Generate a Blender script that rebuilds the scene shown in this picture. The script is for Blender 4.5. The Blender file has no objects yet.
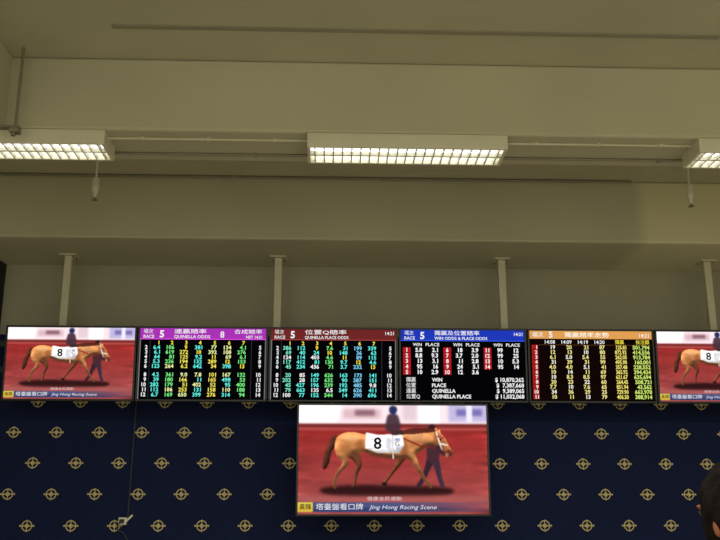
import bpy, math, random
import numpy as np
from mathutils import Vector, Matrix
random.seed(7)
scene = bpy.context.scene
try:
    scene.view_settings.view_transform = 'Standard'
except Exception:
    pass

# ------------------------------------------------------------------ materials
def lin(c):
    out = []
    for v in c:
        v = v / 255.0
        out.append(v / 12.92 if v <= 0.04045 else ((v + 0.055) / 1.055) ** 2.4)
    return (out[0], out[1], out[2], 1.0)

def paint(name, rgb, rough=0.7, var=0.08, scale=3.0, bump=0.05, metal=0.0, bscale=60.0, spec=None):
    m = bpy.data.materials.new(name); m.use_nodes = True
    nt = m.node_tree; b = nt.nodes['Principled BSDF']
    b.inputs['Roughness'].default_value = rough
    b.inputs['Metallic'].default_value = metal
    if spec is not None: b.inputs['Specular IOR Level'].default_value = spec
    tc = nt.nodes.new('ShaderNodeTexCoord')
    n = nt.nodes.new('ShaderNodeTexNoise'); n.inputs['Scale'].default_value = scale
    n.inputs['Detail'].default_value = 6
    nt.links.new(tc.outputs['Object'], n.inputs['Vector'])
    r = nt.nodes.new('ShaderNodeValToRGB')
    c = lin(rgb)
    r.color_ramp.elements[0].position = 0.3; r.color_ramp.elements[1].position = 0.7
    r.color_ramp.elements[0].color = (c[0]*(1-var), c[1]*(1-var), c[2]*(1-var), 1)
    r.color_ramp.elements[1].color = (min(1, c[0]*(1+var)), min(1, c[1]*(1+var)), min(1, c[2]*(1+var)), 1)
    nt.links.new(n.outputs['Fac'], r.inputs['Fac'])
    nt.links.new(r.outputs['Color'], b.inputs['Base Color'])
    if bump > 0:
        n2 = nt.nodes.new('ShaderNodeTexNoise'); n2.inputs['Scale'].default_value = bscale
        nt.links.new(tc.outputs['Object'], n2.inputs['Vector'])
        bp = nt.nodes.new('ShaderNodeBump'); bp.inputs['Strength'].default_value = bump
        bp.inputs['Distance'].default_value = 0.01
        nt.links.new(n2.outputs['Fac'], bp.inputs['Height'])
        nt.links.new(bp.outputs['Normal'], b.inputs['Normal'])
    return m

_em = {}
def glow(rgb, s=1.0):
    k = (tuple(rgb), s)
    if k not in _em:
        m = bpy.data.materials.new('display_colour'); m.use_nodes = True
        nt = m.node_tree; nt.nodes.clear()
        e = nt.nodes.new('ShaderNodeEmission'); e.inputs['Color'].default_value = lin(rgb)
        e.inputs['Strength'].default_value = s
        o = nt.nodes.new('ShaderNodeOutputMaterial')
        nt.links.new(e.outputs[0], o.inputs[0])
        _em[k] = m
    return _em[k]

M_video = bpy.data.materials.new('video_display'); M_video.use_nodes = True
_nt = M_video.node_tree; _nt.nodes.clear()
_a = _nt.nodes.new('ShaderNodeAttribute'); _a.attribute_name = 'Col'
_e = _nt.nodes.new('ShaderNodeEmission'); _o = _nt.nodes.new('ShaderNodeOutputMaterial')
_e.inputs['Strength'].default_value = 1.12
_nt.links.new(_a.outputs['Color'], _e.inputs['Color']); _nt.links.new(_e.outputs[0], _o.inputs[0])

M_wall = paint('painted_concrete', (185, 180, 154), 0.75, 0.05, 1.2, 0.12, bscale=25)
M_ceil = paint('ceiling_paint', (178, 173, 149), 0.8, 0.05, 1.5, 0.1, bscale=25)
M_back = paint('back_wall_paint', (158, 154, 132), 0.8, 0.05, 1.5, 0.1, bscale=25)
# beam paint with lamp spill painted in as a paler stretch, fading in along X
M_beam = paint('concrete_painted_spill', (185, 180, 154), 0.75, 0.05, 1.2, 0.12, bscale=25)
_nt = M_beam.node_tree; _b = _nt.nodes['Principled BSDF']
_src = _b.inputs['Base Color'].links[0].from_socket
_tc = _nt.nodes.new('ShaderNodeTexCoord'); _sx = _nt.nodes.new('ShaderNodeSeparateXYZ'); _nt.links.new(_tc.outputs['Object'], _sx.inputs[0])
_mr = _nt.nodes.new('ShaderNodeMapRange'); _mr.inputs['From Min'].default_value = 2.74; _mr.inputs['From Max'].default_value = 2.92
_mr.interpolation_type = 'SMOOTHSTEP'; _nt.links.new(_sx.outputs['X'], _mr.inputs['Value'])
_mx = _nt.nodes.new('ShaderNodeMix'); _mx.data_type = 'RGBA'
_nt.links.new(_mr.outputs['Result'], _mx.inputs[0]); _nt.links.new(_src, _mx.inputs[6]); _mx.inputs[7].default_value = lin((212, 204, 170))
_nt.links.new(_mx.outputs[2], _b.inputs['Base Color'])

M_floor = paint('terrazzo', (164, 160, 142), 0.5, 0.1, 8, 0.05)
M_navy = paint('navy_fabric', (19, 28, 64), 0.9, 0.12, 40, 0.2, bscale=200, spec=0.2)
M_gold = paint('gold_print', (194, 180, 128), 0.7, 0.1, 30, 0, spec=0.2)
M_white = paint('white_enamel', (226, 222, 202), 0.45, 0.03, 5, 0)
M_house = paint('cream_enamel', (212, 207, 184), 0.5, 0.03, 5, 0)
M_black = paint('black_plastic', (14, 14, 16), 0.4, 0.1, 10, 0)
M_steel = paint('painted_steel', (198, 193, 167), 0.5, 0.06, 12, 0, 0.0)
M_galv = paint('galvanised_steel', (132, 128, 110), 0.5, 0.1, 12, 0, 0.2)
M_track = paint('dull_track_paint', (140, 136, 116), 0.6, 0.05, 12, 0)
M_dark = paint('dark_curtain_cloth', (24, 24, 26), 0.9, 0.1, 12, 0.1)
M_louv = paint('louver_aluminium', (196, 193, 176), 0.5, 0.03, 5, 0, 0.0)
M_skin = paint('skin', (150, 92, 68), 0.6, 0.05, 10, 0, spec=0.2)
M_hair = paint('dark_hair', (25, 21, 20), 1.0, 0.4, 60, 0.3, bscale=180, spec=0.05)
M_shirt = paint('grey_cotton', (92, 94, 100), 0.9, 0.08, 20, 0.1)
M_jean = paint('dark_denim', (38, 44, 62), 0.9, 0.1, 30, 0.1)
M_shoe = paint('black_leather', (24, 22, 22), 0.5, 0.1, 20, 0)
M_eye = paint('eye_dark', (40, 28, 22), 0.2, 0.1, 20, 0)
M_cable = paint('cable_rubber', (50, 52, 58), 0.6, 0.1, 20, 0)

# ------------------------------------------------------------------ helpers
def link(o):
    scene.collection.objects.link(o); return o

class MB:
    def __init__(s): s.v = []; s.f = []; s.m = []; s.mats = []
    def mi(s, mat):
        if mat not in s.mats: s.mats.append(mat)
        return s.mats.index(mat)
    def add(s, vs, fs, mat):
        b = len(s.v); s.v += [tuple(v) for v in vs]; i = s.mi(mat)
        for f in fs: s.f.append([b + k for k in f]); s.m.append(i)
    def box(s, x0, x1, y0, y1, z0, z1, mat):
        s.add([(x0,y0,z0),(x1,y0,z0),(x1,y1,z0),(x0,y1,z0),(x0,y0,z1),(x1,y0,z1),(x1,y1,z1),(x0,y1,z1)],
              [(0,3,2,1),(4,5,6,7),(0,1,5,4),(1,2,6,5),(2,3,7,6),(3,0,4,7)], mat)
    def tube(s, a, b, r, mat, n=14, r2=None):
        a = Vector(a); b = Vector(b); r2 = r if r2 is None else r2
        d = (b - a).normalized(); p = d.orthogonal().normalized(); q = d.cross(p)
        vs = []
        for c, rr in ((a, r), (b, r2)):
            for i in range(n):
                t = 2*math.pi*i/n
                vs.append(c + (p*math.cos(t) + q*math.sin(t))*rr)
        fs = [(i, (i+1) % n, n+(i+1) % n, n+i) for i in range(n)]
        fs += [tuple(range(n))[::-1], tuple(range(n, 2*n))]
        s.add(vs, fs, mat)
    def ell(s, c, r, mat, nu=20, nv=14, fn=None):
        vs = []; fs = []
        for j in range(nv+1):
            ph = math.pi*j/nv
            for i in range(nu):
                t = 2*math.pi*i/nu
                p = [c[0]+r[0]*math.sin(ph)*math.cos(t), c[1]+r[1]*math.sin(ph)*math.sin(t), c[2]+r[2]*math.cos(ph)]
                if fn: p = fn(p)
                vs.append(p)
        for j in range(nv):
            for i in range(nu):
                a = j*nu+i; b = j*nu+(i+1) % nu
                fs.append((a, a+nu, b+nu, b))
        s.add(vs, fs, mat)
    def mesh(s, name):
        me = bpy.data.meshes.new(name); me.from_pydata(s.v, [], s.f)
        for m in s.mats: me.materials.append(m)
        me.polygons.foreach_set('material_index', s.m)
        me.update(); return me
    def obj(s, name, loc=(0,0,0), parent=None, bevel=0.0, smooth=False):
        me = s.mesh(name)
        if smooth:
            for p in me.polygons: p.use_smooth = True
        o = link(bpy.data.objects.new(name, me)); o.location = loc
        if parent: o.parent = parent
        if bevel > 0:
            bv = o.modifiers.new('bevel', 'BEVEL'); bv.width = bevel; bv.segments = 2; bv.limit_method = 'ANGLE'
        return o

def tag(o, label, cat, group=None):
    o["label"] = label; o["category"] = cat
    if group: o["group"] = group
def empty(name, loc, label, cat, group=None):
    o = link(bpy.data.objects.new(name, None)); o.location = loc
    o.empty_display_size = 0.1
    tag(o, label, cat, group); return o
def struct(name, boxargs, mat, bevel=0.0):
    b = MB(); b.box(*boxargs, mat); o = b.obj(name, bevel=bevel); o["kind"] = "structure"; return o

def copy_thing(root, name, loc, label=None):
    r = root.copy(); r.name = name; link(r); r.location = loc
    if label: r["label"] = label
    def rec(src, dst):
        for c in src.children:
            k = c.copy(); k.parent = dst; link(k); rec(c, k)
    rec(root, r)
    return r

# ------------------------------------------------------------------ room (metres)
XL, XR = -5.6, 7.4
ZC = 4.575
struct('floor', (XL, XR, -4, 9.0, -0.1, 0.0), M_floor)
struct('ceiling', (XL, XR, -4, 9.0, ZC, ZC+0.15), M_ceil)
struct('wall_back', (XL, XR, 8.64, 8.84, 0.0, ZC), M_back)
struct('wall_left', (XL-0.2, XL, -4, 9.0, 0.0, ZC), M_wall)
struct('wall_right', (XR, XR+0.2, -4, 9.0, 0.0, ZC), M_wall)
struct('trim_1', (XL, XR, 5.50, 6.03, 4.06, ZC), M_wall, 0.018)      # cross beam
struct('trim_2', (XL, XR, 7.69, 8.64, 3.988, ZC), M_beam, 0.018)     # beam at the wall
struct('trim_3', (-2.85, -2.12, -4, 5.50, 4.06, ZC), M_wall, 0.015)  # longitudinal beam
struct('trim_4', (XL, -3.17, 8.50, 8.64, 0.0, 3.988), M_dark)

# ------------------------------------------------------------------ backdrop with printed emblems
bk = MB()
bk.box(-3.16, XR-0.05, 8.57, 8.60, 0.0, 3.28, M_navy)
def ring(cx, cz, r0, r1, y, n=22):
    vs = []
    for i in range(n):
        t = 2*math.pi*i/n
        vs.append((cx+r0*math.cos(t), y, cz+r0*math.sin(t)))
    for i in range(n):
        t = 2*math.pi*i/n
        vs.append((cx+r1*math.cos(t), y, cz+r1*math.sin(t)))
    bk.add(vs, [(i, (i+1) % n, n+(i+1) % n, n+i) for i in range(n)], M_gold)
for k in range(-5, 6):
    z = 2.358 - 0.279*k
    if z > 3.2: continue
    x = -2.918 + (0.2 if k % 2 else 0.0)
    while x < XR-0.2:
        y = 8.567
        ring(x, z, 0.0395, 0.049, y)
        ring(x, z, 0.0, 0.019, y-0.0005, 12)
        for a in range(4):
            t = a*math.pi/2
            dx, dz = math.cos(t), math.sin(t); px, pz = -dz, dx
            w0 = 0.005 if a % 2 == 0 else 0.0035
            L1 = 0.064 if a % 2 == 0 else 0.054
            bk.add([(x+dx*0.012+px*w0, y-0.001, z+dz*0.012+pz*w0), (x+dx*L1+px*w0, y-0.001, z+dz*L1+pz*w0),
                    (x+dx*L1-px*w0, y-0.001, z+dz*L1-pz*w0), (x+dx*0.012-px*w0, y-0.001, z+dz*0.012-pz*w0)], [(0,1,2,3)], M_gold)
        ring(x+0.060, z, 0.0, 0.009, y-0.0015, 10); ring(x-0.060, z, 0.0, 0.009, y-0.0015, 10)
        x += 0.3936
bo = bk.obj('backdrop_panel')
tag(bo, "navy blue fabric backdrop printed with rows of small gold round emblems", "backdrop")

# ------------------------------------------------------------------ screen art system
class Art:
    def __init__(s, w, h): s.w = w; s.h = h; s.polys = []; s.texts = []
    def poly(s, pts, col, layer=1, st=1.0): s.polys.append((pts, col, layer, st))
    def rect(s, x0, y0, x1, y1, col, layer=1, st=1.0): s.poly([(x0,y0),(x1,y0),(x1,y1),(x0,y1)], col, layer, st)
    def text(s, t, x, y, hgt, col, align='L', layer=6, sx=1.0, bold=0.015, shear=0.0, st=1.0, fit=None):
        s.texts.append((t, x, y, hgt, col, align, layer, sx, bold, shear, st, fit))
def smooth(pts, n=4):
    out = []; N = len(pts)
    for i in range(N):
        p0, p1, p2, p3 = (pts[(i+k-1) % N] for k in range(4))
        for j in range(n):
            t = j/n
            out.append(tuple(0.5*((2*p1[a]) + (-p0[a]+p2[a])*t + (2*p0[a]-5*p1[a]+4*p2[a]-p3[a])*t*t + (-p0[a]+3*p1[a]-3*p2[a]+p3[a])*t**3) for a in (0,1)))
    return out

_glyph = {}
def prepare(arts):
    keys = set()
    for a in arts:
        for t in a.texts: keys.add((t[0], t[8]))
    objs = {}
    for k in keys:
        cu = bpy.data.curves.new('lettering', 'FONT'); cu.body = k[0]; cu.size = 1.0
        cu.offset = k[1]; cu.resolution_u = 2; cu.fill_mode = 'FRONT'
        o = bpy.data.objects.new('lettering', cu); link(o); objs[k] = o
    bpy.context.view_layer.update()
    dg = bpy.context.evaluated_depsgraph_get()
    for k, o in objs.items():
        me = bpy.data.meshes.new_from_object(o.evaluated_get(dg))
        vs = [(v.co.x, v.co.y) for v in me.vertices]; fs = [tuple(p.vertices) for p in me.polygons]
        _glyph[k] = (vs, fs)
        bpy.data.meshes.remove(me)
    for o in objs.values():
        cu = o.data; bpy.data.objects.remove(o); bpy.data.curves.remove(cu)

def build_art(a, W, H, name, video=None):
    mb = MB(); kx = W/a.w; kz = H/a.h
    nvid = 0
    if video is not None:
        vv, ff, cols = video
        mb.add([(x*W, 0.0, z*H) for x, z in vv], ff, M_video); nvid = len(vv)
    def P(x, y, l): return ((x-a.w/2)*kx, -0.0007*l, (a.h/2-y)*kz)
    for pts, col, l, st in a.polys:
        mb.add([P(x, y, l) for x, y in pts], [tuple(range(len(pts)))], glow(col, st))
    for t, x, y, hgt, col, al, l, sx, bold, shear, st, fit in a.texts:
        vs, fs = _glyph[(t, bold)]
        if not vs: continue
        k = hgt/0.70
        x0 = min(v[0] for v in vs); x1 = max(v[0] for v in vs)
        if fit: sx = fit/((x1-x0)*k)
        wd = (x1-x0)*k*sx
        off = {'L': 0, 'R': -wd, 'C': -wd/2}[al]
        mb.add([P(x+off+(vx-x0+vy*shear)*k*sx, y-vy*k, l) for vx, vy in vs], fs, glow(col, st))
    me = mb.mesh(name)
    if nvid:
        at = me.color_attributes.new('Col', 'FLOAT_COLOR', 'POINT')
        rgba = np.ones((len(mb.v), 4), np.float32); rgba[:nvid, :3] = cols
        at.data.foreach_set('color', rgba.ravel()); me.update()
    return me

WHT = (240,240,240); CY = (95,235,222); GR = (115,230,125); YE = (250,228,70)

def header(a, base, zh, en, right=None, extra=None, zfit=42, efit=44):
    a.rect(0, 0, a.w, a.h, (4,4,7), 0)
    a.rect(0, 0, a.w, 10.6, base, 1)
    a.rect(0, 10.4, a.w, 11.0, tuple(min(255, int(c*1.5)+20) for c in base), 2)
    a.text("場次", 3.5, 4.8, 3.4, WHT, bold=0.0)
    a.text("RACE", 3.5, 9.7, 3.1, WHT)
    a.text("5", 19.5, 9.0, 6.9, WHT, bold=0.03)
    a.text(zh, 34, 4.8, 3.5, WHT, bold=0.008, fit=zfit)
    a.text(en, 34, 9.7, 2.9, WHT, fit=efit)
    if right: a.text(right, a.w-2, 5.4, 3.3, WHT, 'R')
    if extra: extra(a)

def odds_table(a, hi, colsA, seed):
    rnd = random.Random(seed)
    xs = [8.0, 20.5, 34.5, 48.5, 62.5, 77, 91.5, 106, 0, 121.5]
    a.rect(0, 11.2, 1.0, 70, (120,120,126), 2); a.rect(a.w-0.8, 11.2, a.w, 70, (120,120,126), 2)
    a.rect(10.2, 12, 10.5, 70, (70,70,78), 2); a.rect(111.5, 12, 111.8, 70, (70,70,78), 2)
    for i in range(1, 8):
        a.text(str(i), xs[i]-1, 16.0, 3.6, YE, 'R', bold=0.03)
    rowsy = [20.7 + 4.65*i for i in range(5)] + [47.6 + 4.9*i for i in range(5)]
    for r, y in enumerate(rowsy):
        a.text(str(r+2 if r < 5 else r+3), xs[0], y, 3.7, WHT, 'R', bold=0.03)
        for c in range(1, 8):
            if r < 5 and c == r+3:      # stepped index marks along the diagonal
                a.text(str(c+6), xs[c]-1, y, 3.7, YE, 'R', bold=0.03); continue
            v = rnd.choice([rnd.randint(11, 99), rnd.randint(100, 480), rnd.randint(100, 700), rnd.randint(100, 199)])
            s = str(v) if rnd.random() < 0.88 else "%.1f" % (rnd.uniform(3.2, 9.9))
            col = colsA[c % len(colsA)] if rnd.random() < 0.85 else hi
            a.text(s, xs[c], y, 3.7, col, 'R', bold=0.022, sx=1.08, st=1.1)
        a.text(str(r+5), xs[9], y, 3.7, WHT, 'R', bold=0.03)

A_quin = Art(126, 70)
header(A_quin, (170, 50, 182), "連贏賠率", "QUINELLA ODDS", None,
       lambda a: (a.text("8", 80, 9.0, 6.2, WHT), a.text("合成賠率", 122, 4.8, 3.4, WHT, 'R', bold=0.005, fit=28), a.text("NET 14:21", 122, 9.7, 2.7, WHT, 'R')), 32, 36)
odds_table(A_quin, (230,235,160), [CY, CY, GR, (236,222,90), CY, (236,222,90), CY, GR, CY], 3)
A_qp = Art(126, 70)
header(A_qp, (112, 38, 36), "位置Q賠率", "QUINELLA PLACE ODDS", "14:21")
odds_table(A_qp, (240,240,240), [CY, (120,225,190), CY, CY, GR, CY, (120,200,235), CY, GR], 11)

A_win = Art(126, 70)
header(A_win, (30, 56, 185), "獨贏及位置賠率", "WIN ODDS & PLACE ODDS", "14:21", None, 46, 54)
a = A_win
for gx in (0, 41, 82):
    a.text("WIN", gx+21, 16.2, 3.1, WHT, 'R'); a.text("PLACE", gx+39, 16.2, 3.1, WHT, 'R', fit=14)
rows = [("1","5.8","2.1","6","18","3.9","11","99","12"), ("2","8.8","9.3","7","3.7","2.0","12","99","25"),
        ("3","13","3.1","8","11","2.8","13","10","5.3"), ("4","95","16","9","24","5.1","14","95","14"),
        ("5","10","2.9","10","12","3.6","","","")]
for i, r in enumerate(rows):
    y = 22.0 + i*5.5
    for g in range(3):
        gx = 41*g
        if r[g*3] == "": continue
        a.rect(gx+2.0, y-4.5, gx+9.8, y+0.7, (182,26,34), 2)
        a.text(r[g*3], gx+5.9, y, 3.8, WHT, 'C', bold=0.03)
        a.text(r[g*3+1], gx+21.5, y, 4.0, WHT, 'R', bold=0.035)
        a.text(r[g*3+2], gx+37.5, y, 4.0, WHT, 'R', bold=0.035)
for i, (z, e, n) in enumerate([("獨贏","WIN","$ 10,870,262"), ("位置","PLACE","$  7,387,668"), ("連贏","QUINELLA","$  9,389,065"), ("位置Q","QUINELLA PLACE","$ 11,032,068")]):
    y = 51.4 + i*5.5
    a.text(z, 5, y, 3.5, WHT, bold=0.005); a.text(e, 31, y, 3.5, WHT, bold=0.03); a.text(n, 124, y, 3.9, WHT, 'R', bold=0.03)

A_pool = Art(126, 70)
a = A_pool
a.rect(0, 0, 126, 70, (16, 6, 5), 0)
a.rect(0, 0, 126, 8.0, (226, 160, 84), 1)
a.text("場次", 3, 6.0, 4.0, WHT, bold=0.005); a.text("5", 20, 6.8, 6.0, WHT, bold=0.03)
a.text("獨贏賠率走勢", 36, 6.0, 3.9, (255,248,230), bold=0.01, fit=46); a.text("14:21", 123, 6.2, 3.8, WHT, 'R')
for i, t in enumerate(["14:08", "14:09", "14:19", "14:20"]):
    a.text(t, 26+i*17, 13.0, 3.6, WHT, 'R')
a.text("獨贏", 97, 12.8, 3.3, YE, 'R', bold=0.005); a.text("投注額", 123, 12.8, 3.3, YE, 'R', bold=0.005)
rnd = random.Random(5)
PY = (238,226,140)
for i in range(11):
    y = 18.3 + i*4.95
    a.rect(2, y-4.1, 8.4, y+0.45, (170,28,24), 2)
    a.text(str(i+1), 7.6, y, 3.5, WHT, 'R', bold=0.03)
    base = rnd.choice([4.3, 5.8, 8.8, 12, 18, 24, 35, 48, 99])
    for c in range(3):
        v = base*rnd.uniform(0.85, 1.2)
        a.text(("%.1f" % v) if v < 10 else str(int(v)), 26+c*17, y, 3.8, PY if (c+i) % 3 else (240,238,220), 'R', bold=0.03)
    a.text("%d" % rnd.randint(20, 99), 77, y, 3.8, PY, 'R', bold=0.03)
    a.text("%.2f" % rnd.uniform(100, 990), 99, y, 3.8, (240,225,110), 'R', sx=0.8, bold=0.03)
    a.text("%d,%03d" % (rnd.randint(25, 999), rnd.randint(0, 999)), 123, y, 3.8, (205,232,110), 'R', bold=0.03)
a.rect(9.5, 14.0, 125, 14.3, (120,70,30), 2)

# ---- horse parade video picture, painted into a vertex-coloured display grid (188 x 110 units)
S = 2; GW, GH = 188*S+1, 110*S+1
yy, xx = np.mgrid[0:GH, 0:GW].astype(np.float64); xx /= S; yy /= S
img = np.zeros((GH, GW, 3))
nrng = np.random.RandomState(4)
def blur(m, sx, sy=None):
    sy = sx if sy is None else sy
    out = m
    for ax, s_ in ((1, sx), (0, sy)):
        s_ = s_*S
        if s_ < 0.3: continue
        r_ = int(max(1, round(3*s_))); k = np.exp(-0.5*(np.arange(-r_, r_+1)/s_)**2); k /= k.sum()
        pad = [(0, 0)]*out.ndim; pad[ax] = (r_, r_)
        p = np.pad(out, pad, mode='edge'); acc = np.zeros_like(out)
        for i, kv in enumerate(k):
            sl = [slice(None)]*out.ndim; sl[ax] = slice(i, i+out.shape[ax]); acc += kv*p[tuple(sl)]
        out = acc
    return out
def nz(sx, sy): 
    n = blur(nrng.randn(GH, GW), sx, sy); return n/n.std()
def mask(pts):
    ins = np.zeros((GH, GW), bool); n = len(pts)
    for i in range(n):
        x1, y1 = pts[i]; x2, y2 = pts[(i+1) % n]
        if y1 == y2: continue
        c = ((y1 > yy) != (y2 > yy)) & (xx < (x2-x1)*(yy-y1)/(y2-y1)+x1)
        ins ^= c
    return ins.astype(float)
def comp(m, col, soft=0.45, op=1.0):
    global img
    mm = (blur(m, soft) if soft else m)[..., None]*op
    c = np.array(col, float) if not isinstance(col, np.ndarray) else col
    img = img*(1-mm) + c*mm
def shaded(m, col, rad=2.5, k=9.0, soft=0.4, dark=0.5):
    h = blur(m, rad)
    gy, gx = np.gradient(h); s_ = 1 + k*(gy*0.95 + gx*0.25)*rad*0.55
    s_ = np.clip(s_, dark, 1.28) * (1+0.06*nz(2.0, 1.2))
    comp(m, np.clip(np.array(col, float)[None, None, :]*s_[..., None], 0, 255), soft)
def legm(pts, ws):
    L = []; R = []
    for i, (p, w) in enumerate(zip(pts, ws)):
        q0 = pts[max(0, i-1)]; q1 = pts[min(len(pts)-1, i+1)]
        d = Vector((q1[0]-q0[0], q1[1]-q0[1])).normalized(); n = Vector((-d.y, d.x))
        L.append((p[0]+n.x*w, p[1]+n.y*w)); R.append((p[0]-n.x*w, p[1]-n.y*w))
    return mask(smooth(L+R[::-1], 3))
def rc(x0, y0, x1, y1): return mask([(x0,y0),(x1,y0),(x1,y1),(x0,y1)])
def H(pts):   # lowers and reaches the neck and head forward
    out = []
    for x, y in pts:
        f = min(1.0, max(0.0, (x-104)/32.0)) if y < 50 else 0.0
        out.append((x+2.0*f, y+5.0*f))
    return out
# background
t = np.clip((yy-24)/70, 0, 1)[..., None]
img[:] = np.array((150,42,40))*(1-t) + np.array((156,70,68))*t
img *= (1+0.04*nz(12, 2.0)+0.02*nz(3, 1.0))[..., None]
comp(rc(-5,-5,195,20), (246,226,231), 1.0)
comp(mask([(-5,-5),(44,-5),(38,17),(-5,18)]), (255,252,252), 1.8)
comp(rc(44,4,82,14), (216,180,188), 2.0); comp(rc(56,5,76,11), (140,100,112), 1.4)
comp(rc(104,-3,118,16), (224,200,210), 1.8); comp(rc(120,-3,141,19), (255,254,255), 0.9)
comp(rc(150,-3,192,17), (190,180,218), 1.6); comp(rc(158,4,184,11), (120,112,176), 1.2); comp(rc(168,-2,174,18), (236,230,244), 0.8)
comp(rc(-5,19.5,195,23.5), (116,44,42), 0.9); comp(rc(-5,23.5,195,26), (178,80,76), 1.0)
# far bystander, blurred at the rail
comp(mask(smooth([(88,12),(91,9),(97,9),(100,13),(101,26),(87,26)], 3)), (70,46,58), 0.9, 0.95)
comp(mask(smooth([(90,5),(91,1.6),(94.5,0.4),(97.6,2),(98,6),(95.5,9.5),(92,9)], 3)), (38,46,92), 0.7)
# ground shadow
comp(mask(smooth([(24,84),(60,81),(110,82),(150,84),(148,91),(100,92.5),(50,92.5),(26,90)], 3)), (44,18,20), 1.5, 0.95)
comp(rc(-5,92,195,99), (182,108,104), 2.0, 0.5)
BR = (204,134,80); BR3 = (104,58,38)
HOOF = (36,26,24)
def hoof(x, y): comp(mask([(x-2,y-0.8),(x+1.6,y-1),(x+3.6,y+3),(x-2.2,y+3)]), HOOF, 0.35)
shaded(legm([(50,44),(57,53),(60,61),(57,70),(56,78),(54,84)], [7.0,4.6,2.8,1.6,1.3,1.5]), BR3, 1.2); hoof(54,84)
shaded(legm([(106,46),(101,56),(96,64),(91,71),(85,79)], [5.0,3.3,2.1,1.4,1.4]), BR3, 1.2); hoof(85,79)
shaded(mask(smooth([(38,31),(33,33),(28,43),(24,56),(25,66),(30,60),(33,47),(39,39)], 3)), (78,42,30), 1.4)
# handler leading, mostly hidden by the lowered head
comp(legm([(132,54),(128,64),(124,74),(118,83)], [3.6,2.9,2.2,1.8]), (52,34,46), 0.6)
comp(legm([(135,54),(138,64),(140,74),(143,83)], [3.6,2.9,2.2,1.8]), (60,44,60), 0.6)
comp(mask(smooth([(128,34),(131,30),(136,30),(140,34),(141,46),(138,57),(129,57),(127,46)], 3)), (70,40,48), 0.8)
comp(mask(smooth([(130,24),(133,21.5),(136,24),(136,27.5),(133.2,31),(130.5,27.5)], 3)), (122,74,62), 0.7)
comp(mask(smooth([(129.2,25),(130,21.2),(133.4,19.4),(136.5,21.6),(136.7,24)], 2)), (44,28,34), 0.7)
# near legs + trunk in one silhouette
nh = legm([(45,39),(43,50),(46.5,59),(40,68),(36.5,76),(36,84)], [8.2,5.9,2.9,1.9,1.4,1.5])
nf = legm([(108,44),(114,55),(119,65),(125,75),(131,83)], [6.0,3.5,2.1,1.4,1.4])
body = H([(101,28),(109,25.5),(119,23.5),(128,23),(133,21.5),(134.8,17.5),(136.6,21),(138.8,19.5),(140,24),(144,29),(148,37),(151,43),(150,46.5),(146,47.5),(142,43),(137,38.5),
        (131,37),(125,40),(119,45.5),(114,50),(108,53.5),(101,54.5),(90,54),(78,52),(68,48.5),(60,48),(50,52),(41,48),(36.5,41),(37.5,34),(43,29.5),(52,27.5),(64,29.5),(78,31.5),(91,31)])
full = np.clip(nh + nf + mask(smooth(body, 4)), 0, 1)
hoof(36,84); hoof(131,83)
shaded(full, BR, 2.6, 9.0, 0.4, 0.45)
comp(nh*np.clip((yy-56)/12, 0, 1), (92,52,38), 0.5, 0.8); comp(nf*np.clip((yy-56)/12, 0, 1), (92,52,38), 0.5, 0.8)
comp(mask(smooth([(60,34),(65,40),(65,47),(59,50),(55,46)], 3)), (136,78,44), 1.6, 0.65)
comp(mask(smooth([(46,40),(52,42),(52,52),(46,54),(42,48)], 3)), (150,90,52), 1.6, 0.55)
comp(mask(smooth([(104,34),(108,42),(109,50),(103,53),(101,44)], 3)), (128,74,42), 1.5, 0.7)
comp(mask(smooth([(116,32),(124,31),(122,38),(114,43),(111,38)], 3)), (152,92,54), 1.4, 0.6)
comp(mask(smooth([(70,49.5),(84,51),(98,52),(108,50),(106,54),(94,54.5),(82,53),(72,51.5)], 3)), (92,50,34), 0.9, 0.8)
comp(mask(smooth([(43,32),(52,29.5),(62,31.5),(58,36),(47,36)], 3)), (242,188,130), 1.4, 0.75)
comp(mask(smooth(H([(109,29),(119,27),(128,27),(122,32),(113,35)]), 3)), (232,174,120), 1.4, 0.6)
comp(mask(smooth(H([(101,29),(109,23.5),(121,20.5),(133,19.5),(134,22.5),(123,25.5),(112,28.5)]), 3)), (84,36,28), 0.5, 0.95)
# darker head, bridle and reddish tack
comp(mask(smooth(H([(133,22),(139,24),(144,30),(150,42),(149,46.5),(145,46.5),(139,40),(134,37)]), 3)), (128,70,44), 0.8, 0.6)
comp(mask(smooth(H([(147,40),(151,43),(150,46.5),(146,47),(145,43.5)]), 3)), (70,40,34), 0.6, 0.8)
comp(mask(H([(134.4,22),(136,22),(141.3,41),(139.7,41)])), (235,230,222), 0.3, 0.9)
comp(mask(H([(138.6,33.2),(146.4,35),(146.8,36.6),(139,35.2)])), (235,230,222), 0.3, 0.9)
comp(mask(H([(136,26),(143,28.4),(142.8,29.6),(136,27.4)])), (150,34,34), 0.3, 0.9)
comp(mask(H([(141,41),(149.5,43.6),(149.2,44.8),(140.6,42.2)])), (150,34,34), 0.3, 0.9)
comp(mask([(104,33),(122,41),(141,44),(141,45),(121,42.4),(103.5,34.4)]), (130,34,32), 0.3, 0.85)
comp(mask(smooth(H([(138.6,29.2),(140.4,29.4),(140.2,31),(138.6,30.8)]), 2)), (10,8,6), 0.2)
comp(legm([(138,42),(142,48),(147,51)], [2.0,1.7,1.3]), (62,36,44), 0.5)
comp(mask(smooth([(146,49),(149,49),(149,52.5),(146,52.5)], 2)), (160,104,84), 0.3)
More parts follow.
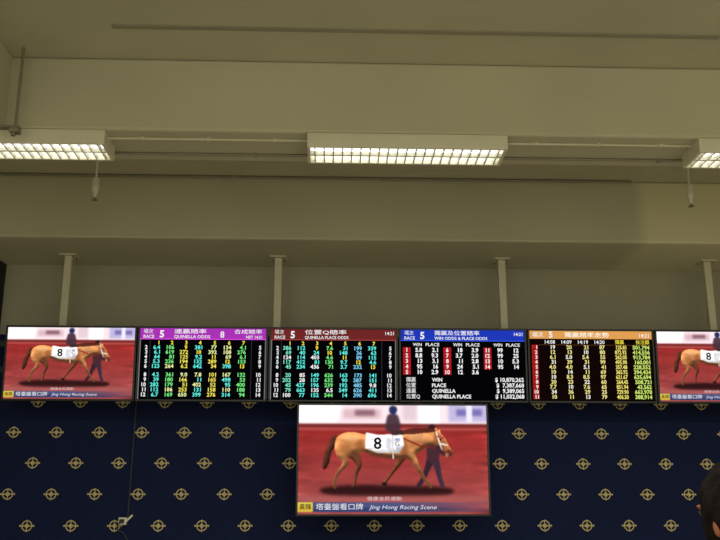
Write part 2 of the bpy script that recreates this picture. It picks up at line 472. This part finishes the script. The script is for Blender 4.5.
# saddle cloth with bandage and girth
cl = mask([(67,28),(80,30.5),(93,29.5),(103,28),(105,41),(100,49),(78,48.5),(66,44)])
shaded(cl, (252,250,250), 2.0, 2.6, 0.5, 0.8)
comp(mask(smooth([(87,36),(90,33),(92,40),(91,46),(88,46)], 3)), (186,184,200), 0.8, 0.6)
comp(rc(96,34,101,37), (90,100,160), 0.5, 0.6); comp(rc(97,43,100,45), (90,100,160), 0.5, 0.5)
comp(mask([(91,26.5),(104,25.5),(105,30),(93,31)]), (64,42,40), 0.5)
comp(mask([(92.5,31),(94,31),(94.6,55),(93.2,55)]), (214,206,200), 0.3)
# translucent caption strip fading towards its far end
fade = np.clip((200-xx)/110.0, 0, 1)
comp(rc(-2,98.4,192,107.6)*fade, (66,82,128), 0.3, 0.9)
comp(rc(-2,103.6,192,107.6)*fade, (38,50,100), 0.8, 0.7)
comp(rc(-2,98.4,15,107.6), (214,196,76), 0.3); comp(rc(-2,103,15,107.6), (206,160,50), 0.8, 0.6)
img = np.clip(img, 0, 255)
g = img/255.0
g = np.where(g <= 0.04045, g/12.92, ((g+0.055)/1.055)**2.4)
_idx = np.arange(GH*GW).reshape(GH, GW)
VIDEO = (list(zip((xx/188-0.5).ravel().tolist(), (0.5-yy/110).ravel().tolist())),
         np.stack([_idx[:-1,:-1], _idx[1:,:-1], _idx[1:,1:], _idx[:-1,1:]], -1).reshape(-1, 4).tolist(),
         g.reshape(-1, 3).astype(np.float32))

A_horse = Art(188, 110)
a = A_horse
a.text("8", 78.5, 44.6, 11.6, (24,24,30), 'C', 3, bold=0.02)
a.text("G", 98.0, 42.0, 5.0, (120,104,120), 'C', 3, bold=0.0)
a.text("黃輝", 1.6, 105.0, 4.4, (70,56,20), layer=6, bold=0.01, fit=11.5)
a.text("塔臺盤看口牌", 18, 105.2, 4.8, (238,238,242), layer=6, bold=0.0, fit=46)
a.text("Jing Hong Racing Scene", 70, 105.0, 4.0, (226,228,238), layer=6, shear=0.25, fit=66, bold=0.0)
a.text("健康全民運動", 68, 96.2, 3.0, (226,198,202), layer=6, bold=0.0, fit=34)

arts = [A_quin, A_qp, A_win, A_pool, A_horse]
prepare(arts)

# ------------------------------------------------------------------ televisions
_mc = {}
def television(name, cx, y, z0, W, H, bez, art, tilt, label, mount_depth):
    root = empty(name, (cx, y, z0), label, "television", "wall of racing display screens")
    root.rotation_euler = (math.radians(tilt), 0, 0)
    key = (W, H)
    if key not in _mc:
        c = MB()
        iw, ih = W/2-bez, H-bez
        c.box(-W/2, W/2, 0.0, 0.045, 0, H, M_black)
        f = MB()
        f.box(-W/2, W/2, -0.012, 0.0, 0, bez, M_black); f.box(-W/2, W/2, -0.012, 0.0, H-bez, H, M_black)
        f.box(-W/2, -iw, -0.012, 0.0, bez, H-bez, M_black); f.box(iw, W/2, -0.012, 0.0, bez, H-bez, M_black)
        q = MB()
        q.box(-W*0.22, W*0.22, 0.045, 0.075, H*0.25, H*0.75, M_black)
        q.box(-0.06, 0.06, 0.075, mount_depth, H*0.42, H*0.6, M_galv)
        _mc[key] = (c.mesh('casing'), f.mesh('bezel'), q.mesh('mounting_bracket'))
    for me, n in zip(_mc[key], ('casing', 'bezel', 'mounting_bracket')):
        o = link(bpy.data.objects.new(n, me)); o.parent = root
        if n != 'mounting_bracket':
            b = o.modifiers.new('bevel', 'BEVEL'); b.width = 0.003; b.segments = 2
    SW, SH = W-2*bez, H-2*bez
    ak = (id(art), W)
    if ak not in _mc:
        _mc[ak] = build_art(art, SW, SH, 'screen', VIDEO if art is A_horse else None)
    s = link(bpy.data.objects.new('screen', _mc[ak])); s.parent = root; s.location = (0, -0.002, H/2)
    return root
TW, TH = 1.168, 0.672
labels = [("black flat television showing a brown horse numbered 8 being led", A_horse),
          ("black flat television with purple header and quinella odds table", A_quin),
          ("black flat television with dark red header and quinella place odds", A_qp),
          ("black flat television with blue header and win and place odds", A_win),
          ("black flat television with orange header and betting pool figures", A_pool),
          ("black flat television showing a brown horse beside the orange odds screen", A_horse)]
for i, (lb, art) in enumerate(labels):
    television('television', 0.042+1.178*(i-2), 8.1, 2.595, TW, TH, 0.018, art, 4, lb, 0.13)
television('television', 0.57, 8.02, 1.607, 1.69, 0.965, 0.018, A_horse, 2, "larger black television below the row showing a led horse", 0.52)

# rail + hanging poles
for z in (2.86, 3.10):
    r = MB(); r.box(-3.05, 4.3, 8.215, 8.255, z, z+0.06, M_black)
    o = r.obj('mounting_rail', bevel=0.003); tag(o, "long black steel rail behind the television row", "rail", "television mounting rails")
proto = None
for x in (-2.463, -0.487, 1.647, 3.644):
    if proto is None:
        root = empty('ceiling_pole', (x, 8.29, 3.988), "beige steel pole hanging from beam to hold the televisions", "pole", "television support poles")
        b = MB(); b.box(-0.034, 0.034, -0.034, 0.034, -1.14, -0.012, M_steel); b.obj('pole', parent=root, bevel=0.004)
        b = MB(); b.box(-0.075, 0.075, -0.075, 0.075, -0.012, 0.0, M_steel)
        for sx in (-1, 1):
            for sy in (-1, 1): b.tube((sx*0.055, sy*0.055, -0.012), (sx*0.055, sy*0.055, -0.024), 0.009, M_galv, 8)
        b.obj('base_plate', parent=root)
        b = MB(); b.box(-0.05, 0.05, -0.06, -0.034, -1.13, -0.80, M_black); b.obj('clamp', parent=root)
        proto = root
    else:
        copy_thing(proto, 'ceiling_pole', (x, 8.29, 3.988))

# ------------------------------------------------------------------ fluorescent fixtures
M_tube = glow((254, 255, 250), 7.0)
M_pan = glow((254, 252, 240), 1.6)
FW, FD, FH = 1.327, 0.30, 0.10
def fixture(loc):
    root = empty('fluorescent_light', loc, "white ceiling fluorescent light with silver louver grille, switched on", "ceiling light", "row of louvered ceiling lights")
    b = MB(); w = FW/2; t = 0.020
    b.box(-w, w, 0, FD, -0.012, 0.0, M_house)
    b.box(-w, w, 0, t, -FH, -0.012, M_house); b.box(-w, w, FD-t, FD, -FH, -0.012, M_house)
    b.box(-w, -w+t, t, FD-t, -FH, -0.012, M_house); b.box(w-t, w, t, FD-t, -FH, -0.012, M_house)
    b.obj('housing', parent=root, bevel=0.003)
    b = MB(); b.box(-w+t, w-t, t, FD-t, -0.032, -0.022, M_pan); b.obj('reflector', parent=root)
    b = MB(); n = 21
    for i in range(n):
        x = -w+t+(FW-2*t)*(i+0.5)/n
        b.box(x-0.004, x+0.004, t, FD-t, -FH+0.002, -0.069, M_louv)
    b.box(-w+t, w-t, FD/2-0.008, FD/2+0.008, -FH+0.001, -0.069, M_louv)
    b.obj('louver', parent=root)
    for y_ in (0.085, 0.215):
        b = MB(); b.tube((-w+0.04, y_, -0.048), (w-0.04, y_, -0.048), 0.013, M_tube, 10)
        b.obj('fluorescent_tube', parent=root)
    return root
FX = (-2.14, 0.508, 3.12)
f0 = fixture((FX[1], 5.502, 4.06))
copy_thing(f0, 'fluorescent_light', (FX[0], 5.502, 4.06))
copy_thing(f0, 'fluorescent_light', (FX[2], 5.502, 4.06))

# ------------------------------------------------------------------ conduits
def conduit(a, b_, r_, mat, label, nclip=0):
    root = empty('conduit', a, label, "conduit", "ceiling conduits")
    d = Vector(b_) - Vector(a)
    b = MB(); b.tube((0,0,0), tuple(d), r_, mat, 12); b.obj('pipe', parent=root)
    if nclip:
        m_ = MB(); m_.box(-0.010, 0.010, -r_-0.005, r_+0.005, -r_-0.003, r_, mat); me = m_.mesh('pipe_clip')
        for i in range(nclip):
            o = link(bpy.data.objects.new('pipe_clip', me)); o.parent = root; o.location = d*((i+0.5)/nclip)
    return root
h = FW/2
conduit((FX[0]+h, 5.62, 4.051), (FX[1]-h, 5.62, 4.051), 0.009, M_steel, "thin painted conduit joining two ceiling lights", 3)
conduit((FX[1]+h, 5.62, 4.051), (FX[2]-h, 5.62, 4.051), 0.009, M_steel, "thin painted conduit joining two ceiling lights", 3)
conduit((-5.5, 5.88, 4.050), (7.3, 5.88, 4.050), 0.010, M_galv, "grey conduit clipped beneath the concrete beam", 9)
conduit((-5.5, 7.66, 4.562), (2.75, 7.66, 4.562), 0.012, M_galv, "grey conduit running along the ceiling edge by the beam")
b = MB(); b.box(-1.37, 2.47, 5.06, 5.10, ZC-0.009, ZC, M_track)
o = b.obj('ceiling_track'); tag(o, "long thin metal surface track fixed to ceiling", "track")

root = empty('hanging_pipe', (-2.01, 5.38, ZC), "grey steel pipe hanging from ceiling beside the light", "pipe")
b = MB(); b.tube((0,0,0), (0,0,-0.60), 0.010, M_galv); b.obj('pipe', parent=root)
b = MB(); b.box(-0.22, 0.03, -0.025, 0.025, -0.57, -0.555, M_galv); b.box(-0.03, 0.03, -0.03, 0.03, -0.60, -0.575, M_galv)
b.tube((-0.01,0,-0.6),(-0.01,0,-0.62),0.014,M_galv); b.obj('bracket', parent=root)

def sprinkler(loc, L, label):
    root = empty('sprinkler', loc, label, "sprinkler", "pendant sprinklers")
    b = MB(); b.tube((0,0,0), (0,0,-L), 0.009, M_white); b.tube((0,0,0), (0,0,-0.012), 0.035, M_white); b.obj('drop_pipe', parent=root)
    b = MB(); b.tube((0,0,-L+0.14), (0,0,-L+0.05), 0.028, M_white, r2=0.034); b.tube((0,0,-L+0.05), (0,0,-L-0.03), 0.034, M_white, r2=0.010)
    b.tube((0,0,-L-0.03), (0,0,-L-0.05), 0.008, M_galv); b.tube((0,0,-L-0.05), (0,0,-L-0.056), 0.024, M_galv); b.obj('sprinkler_head', parent=root)
    return root
sprinkler((-2.00, 7.3, ZC), 0.32, "short white pendant sprinkler hanging before the beam")
sprinkler((3.09, 7.2, ZC), 0.35, "longer white pendant sprinkler hanging before the pale stretch of beam")

root = empty('wall_socket', (-1.845, 8.57, 1.56), "small white socket box with cables on the navy backdrop", "socket")
b = MB(); b.box(-0.045, 0.025, -0.05, 0.0, -0.03, 0.035, M_white); b.obj('socket_box', parent=root, bevel=0.004)
b = MB(); b.box(-0.03, 0.01, -0.085, -0.05, -0.015, 0.02, M_black); b.obj('plug', parent=root, bevel=0.003)
b = MB(); b.tube((0.03, -0.012, 0.03), (0.045, -0.012, 1.30), 0.006, M_cable, 8)
P_ = [(-0.01,-0.08,0.0),(-0.05,-0.05,-0.03),(-0.05,-0.03,-0.08),(0.0,-0.02,-0.10),(0.04,-0.015,-0.16),(0.05,-0.012,-1.5)]
for p, q in zip(P_[:-1], P_[1:]): b.tube(p, q, 0.005, M_cable, 8)
b.tube((0.02,-0.03,0.0),(0.075,-0.03,0.055),0.010,M_white,8); b.obj('cable', parent=root)

# ------------------------------------------------------------------ person
def skinned(verts, edges, radii, name, mat, level=2):
    me = bpy.data.meshes.new(name); me.from_pydata(verts, edges, [])
    o = link(bpy.data.objects.new(name, me))
    sk = o.modifiers.new('skin', 'SKIN'); sk.use_smooth_shade = True
    for i, r_ in enumerate(radii):
        me.skin_vertices[0].data[i].radius = r_ if isinstance(r_, tuple) else (r_, r_)
    me.skin_vertices[0].data[0].use_root = True
    ss = o.modifiers.new('sub', 'SUBSURF'); ss.levels = level; ss.render_levels = level
    bpy.context.view_layer.update()
    dg = bpy.context.evaluated_depsgraph_get()
    m2 = bpy.data.meshes.new_from_object(o.evaluated_get(dg))
    bpy.data.objects.remove(o)
    m2.materials.clear(); m2.materials.append(mat)
    return m2
V = [(0,0,0.95),(0,0,1.10),(0,0,1.26),(0,-0.01,1.40),(0,-0.015,1.49),(0,0.0,1.57)]
E = [(0,1),(1,2),(2,3),(3,4),(4,5)]
R = [(0.14,0.10),(0.125,0.095),(0.15,0.105),(0.12,0.085),0.055,0.055]
def addv(p, r_, to):
    V.append(p); R.append(r_); E.append((to, len(V)-1)); return len(V)-1
for s in (-1, 1):
    sh = addv((0.16*s,-0.01,1.41), 0.062, 3); el = addv((0.22*s,-0.03,1.13), 0.042, sh)
    wr = addv((0.235*s,0.05,0.90), 0.027, el); pa = addv((0.235*s,0.075,0.83), (0.020,0.036), wr)
    for j, (dy, L) in enumerate([(-0.03,0.068),(-0.01,0.078),(0.010,0.074),(0.030,0.060)]):
        f1 = addv((0.235*s, 0.08+dy*1.05, 0.785), 0.0095, pa)
        f2 = addv((0.230*s, 0.087+dy*1.1, 0.785-L*0.55), 0.0085, f1)
        addv((0.215*s, 0.092+dy*1.1, 0.785-L), 0.0075, f2)
    t1 = addv((0.222*s, 0.115, 0.84), 0.011, pa); addv((0.208*s, 0.135, 0.80), 0.009, t1)
    hp = addv((0.09*s,0,0.88), 0.085, 0); kn = addv((0.10*s,0.015,0.50), 0.058, hp)
    an = addv((0.105*s,-0.02,0.10), 0.036, kn); addv((0.115*s,0.12,0.045), 0.034, an)
bm_ = skinned(V, E, R, 'body', M_skin)
mb = MB()
mb.v = [tuple(v.co) for v in bm_.vertices]; mb.f = [list(p.vertices) for p in bm_.polygons]; mb.m = [0]*len(mb.f); mb.mats = [M_skin]
def headfn(p):
    z = p[2]-1.65
    if z < 0:
        k = 1 + z*2.2
        p[0] *= max(0.62, k)
        if p[1] > 0.02: p[1] += -z*0.10
    return p
mb.ell((0,0.02,1.65), (0.074,0.094,0.113), M_skin, 28, 20, headfn)
mb.ell((0,0.062,1.573), (0.036,0.04,0.03), M_skin)
mb.ell((0,0.118,1.632), (0.013,0.018,0.026), M_skin, 12, 8)
mb.ell((0,0.105,1.598), (0.024,0.014,0.008), M_skin, 12, 8)
for s in (-1, 1):
    mb.ell((0.078*s,0.012,1.626), (0.010,0.015,0.024), M_skin, 14, 10)
    mb.ell((0.03*s,0.105,1.668), (0.022,0.01,0.006), M_skin, 12, 8)
person = empty('person', (0.918, 2.0, 0.0), "person with short dark hair in grey shirt, watching the screens", "person")
person.rotation_euler = (0, 0, math.radians(20)); person.scale = (0.995, 0.995, 0.995)
body = mb.obj('body', parent=person)
rm = body.modifiers.new('remesh', 'REMESH'); rm.mode = 'VOXEL'; rm.voxel_size = 0.005; rm.use_smooth_shade = True
sm = body.modifiers.new('smooth', 'SMOOTH'); sm.factor = 0.5; sm.iterations = 4
hb = MB()
def hairfn(p):
    x, y, z = p
    d = 0.004*math.sin(90*x+60*z)*math.sin(75*y+40*x)+0.0015*math.sin(220*x+170*y)
    n = Vector((x, y-0.02, z-1.655)).normalized()
    if y > 0.075 and z < 1.70: return [x*0.8, 0.075, max(z, 1.70)]
    if z < 1.57: return [x*0.9, y, 1.57+(z-1.57)*0.2]
    return [x+n.x*d, y+n.y*d, z+n.z*d]
hb.ell((0,0.008,1.658), (0.089,0.108,0.117), M_hair, 64, 44, hairfn)
hb.obj('hair', parent=person, smooth=True)
for s in (-1, 1):
    e = MB(); e.ell((0.03*s,0.107,1.655), (0.012,0.008,0.007), M_eye, 12, 8); e.obj('eye', parent=person, smooth=True)
V = [(0,0,0.90),(0,0,1.10),(0,0,1.26),(0,-0.01,1.40),(0,-0.012,1.475)]; E = [(0,1),(1,2),(2,3),(3,4)]
R = [(0.165,0.125),(0.15,0.115),(0.17,0.125),(0.145,0.105),0.068]
for s in (-1, 1):
    sh = addv((0.165*s,-0.01,1.405), 0.078, 3); addv((0.21*s,-0.022,1.20), 0.064, sh)
o = link(bpy.data.objects.new('shirt', skinned(V, E, R, 'shirt', M_shirt))); o.parent = person
V = [(0,0,0.97)]; E = []; R = [(0.155,0.115)]
for s in (-1, 1):
    hp = addv((0.09*s,0,0.87), 0.10, 0); kn = addv((0.10*s,0.012,0.50), 0.076, hp); addv((0.105*s,-0.02,0.10), 0.062, kn)
o = link(bpy.data.objects.new('trousers', skinned(V, E, R, 'trousers', M_jean))); o.parent = person
for s in (-1, 1):
    V = [(0.105*s,-0.06,0.05),(0.108*s,0.03,0.052),(0.118*s,0.15,0.042)]; E = [(0,1),(1,2)]; R = [(0.045,0.045),(0.05,0.048),(0.045,0.038)]
    m2 = skinned(V, E, R, 'shoe', M_shoe)
    for v in m2.vertices: v.co.z = max(v.co.z, 0.001)
    o = link(bpy.data.objects.new('shoe', m2)); o.parent = person

# ------------------------------------------------------------------ light
w = bpy.data.worlds.new('World'); scene.world = w; w.use_nodes = True
w.node_tree.nodes['Background'].inputs['Color'].default_value = (1.0, 0.955, 0.755, 1)
w.node_tree.nodes['Background'].inputs['Strength'].default_value = 1.14
def area(name, loc, rot, sx, sy, power, col=(1.0, 0.965, 0.81)):
    l = bpy.data.lights.new(name, 'AREA'); l.shape = 'RECTANGLE'; l.size = sx; l.size_y = sy; l.energy = power; l.color = col
    o = link(bpy.data.objects.new(name, l)); o.location = loc; o.rotation_euler = rot; return o
for y in (2.6, -0.6):
    for x in (-2.0, 0.55, 3.1, 5.6):
        area('hall_lamp', (x, y, 4.02), (0,0,0), 1.3, 0.3, 58)

# ------------------------------------------------------------------ camera
cam = bpy.data.cameras.new('camera'); co = link(bpy.data.objects.new('camera', cam))
cam.lens = 45; cam.sensor_width = 36
co.location = (0, 0, 1.65); co.rotation_euler = (math.radians(105), 0, math.radians(-2))
scene.camera = co
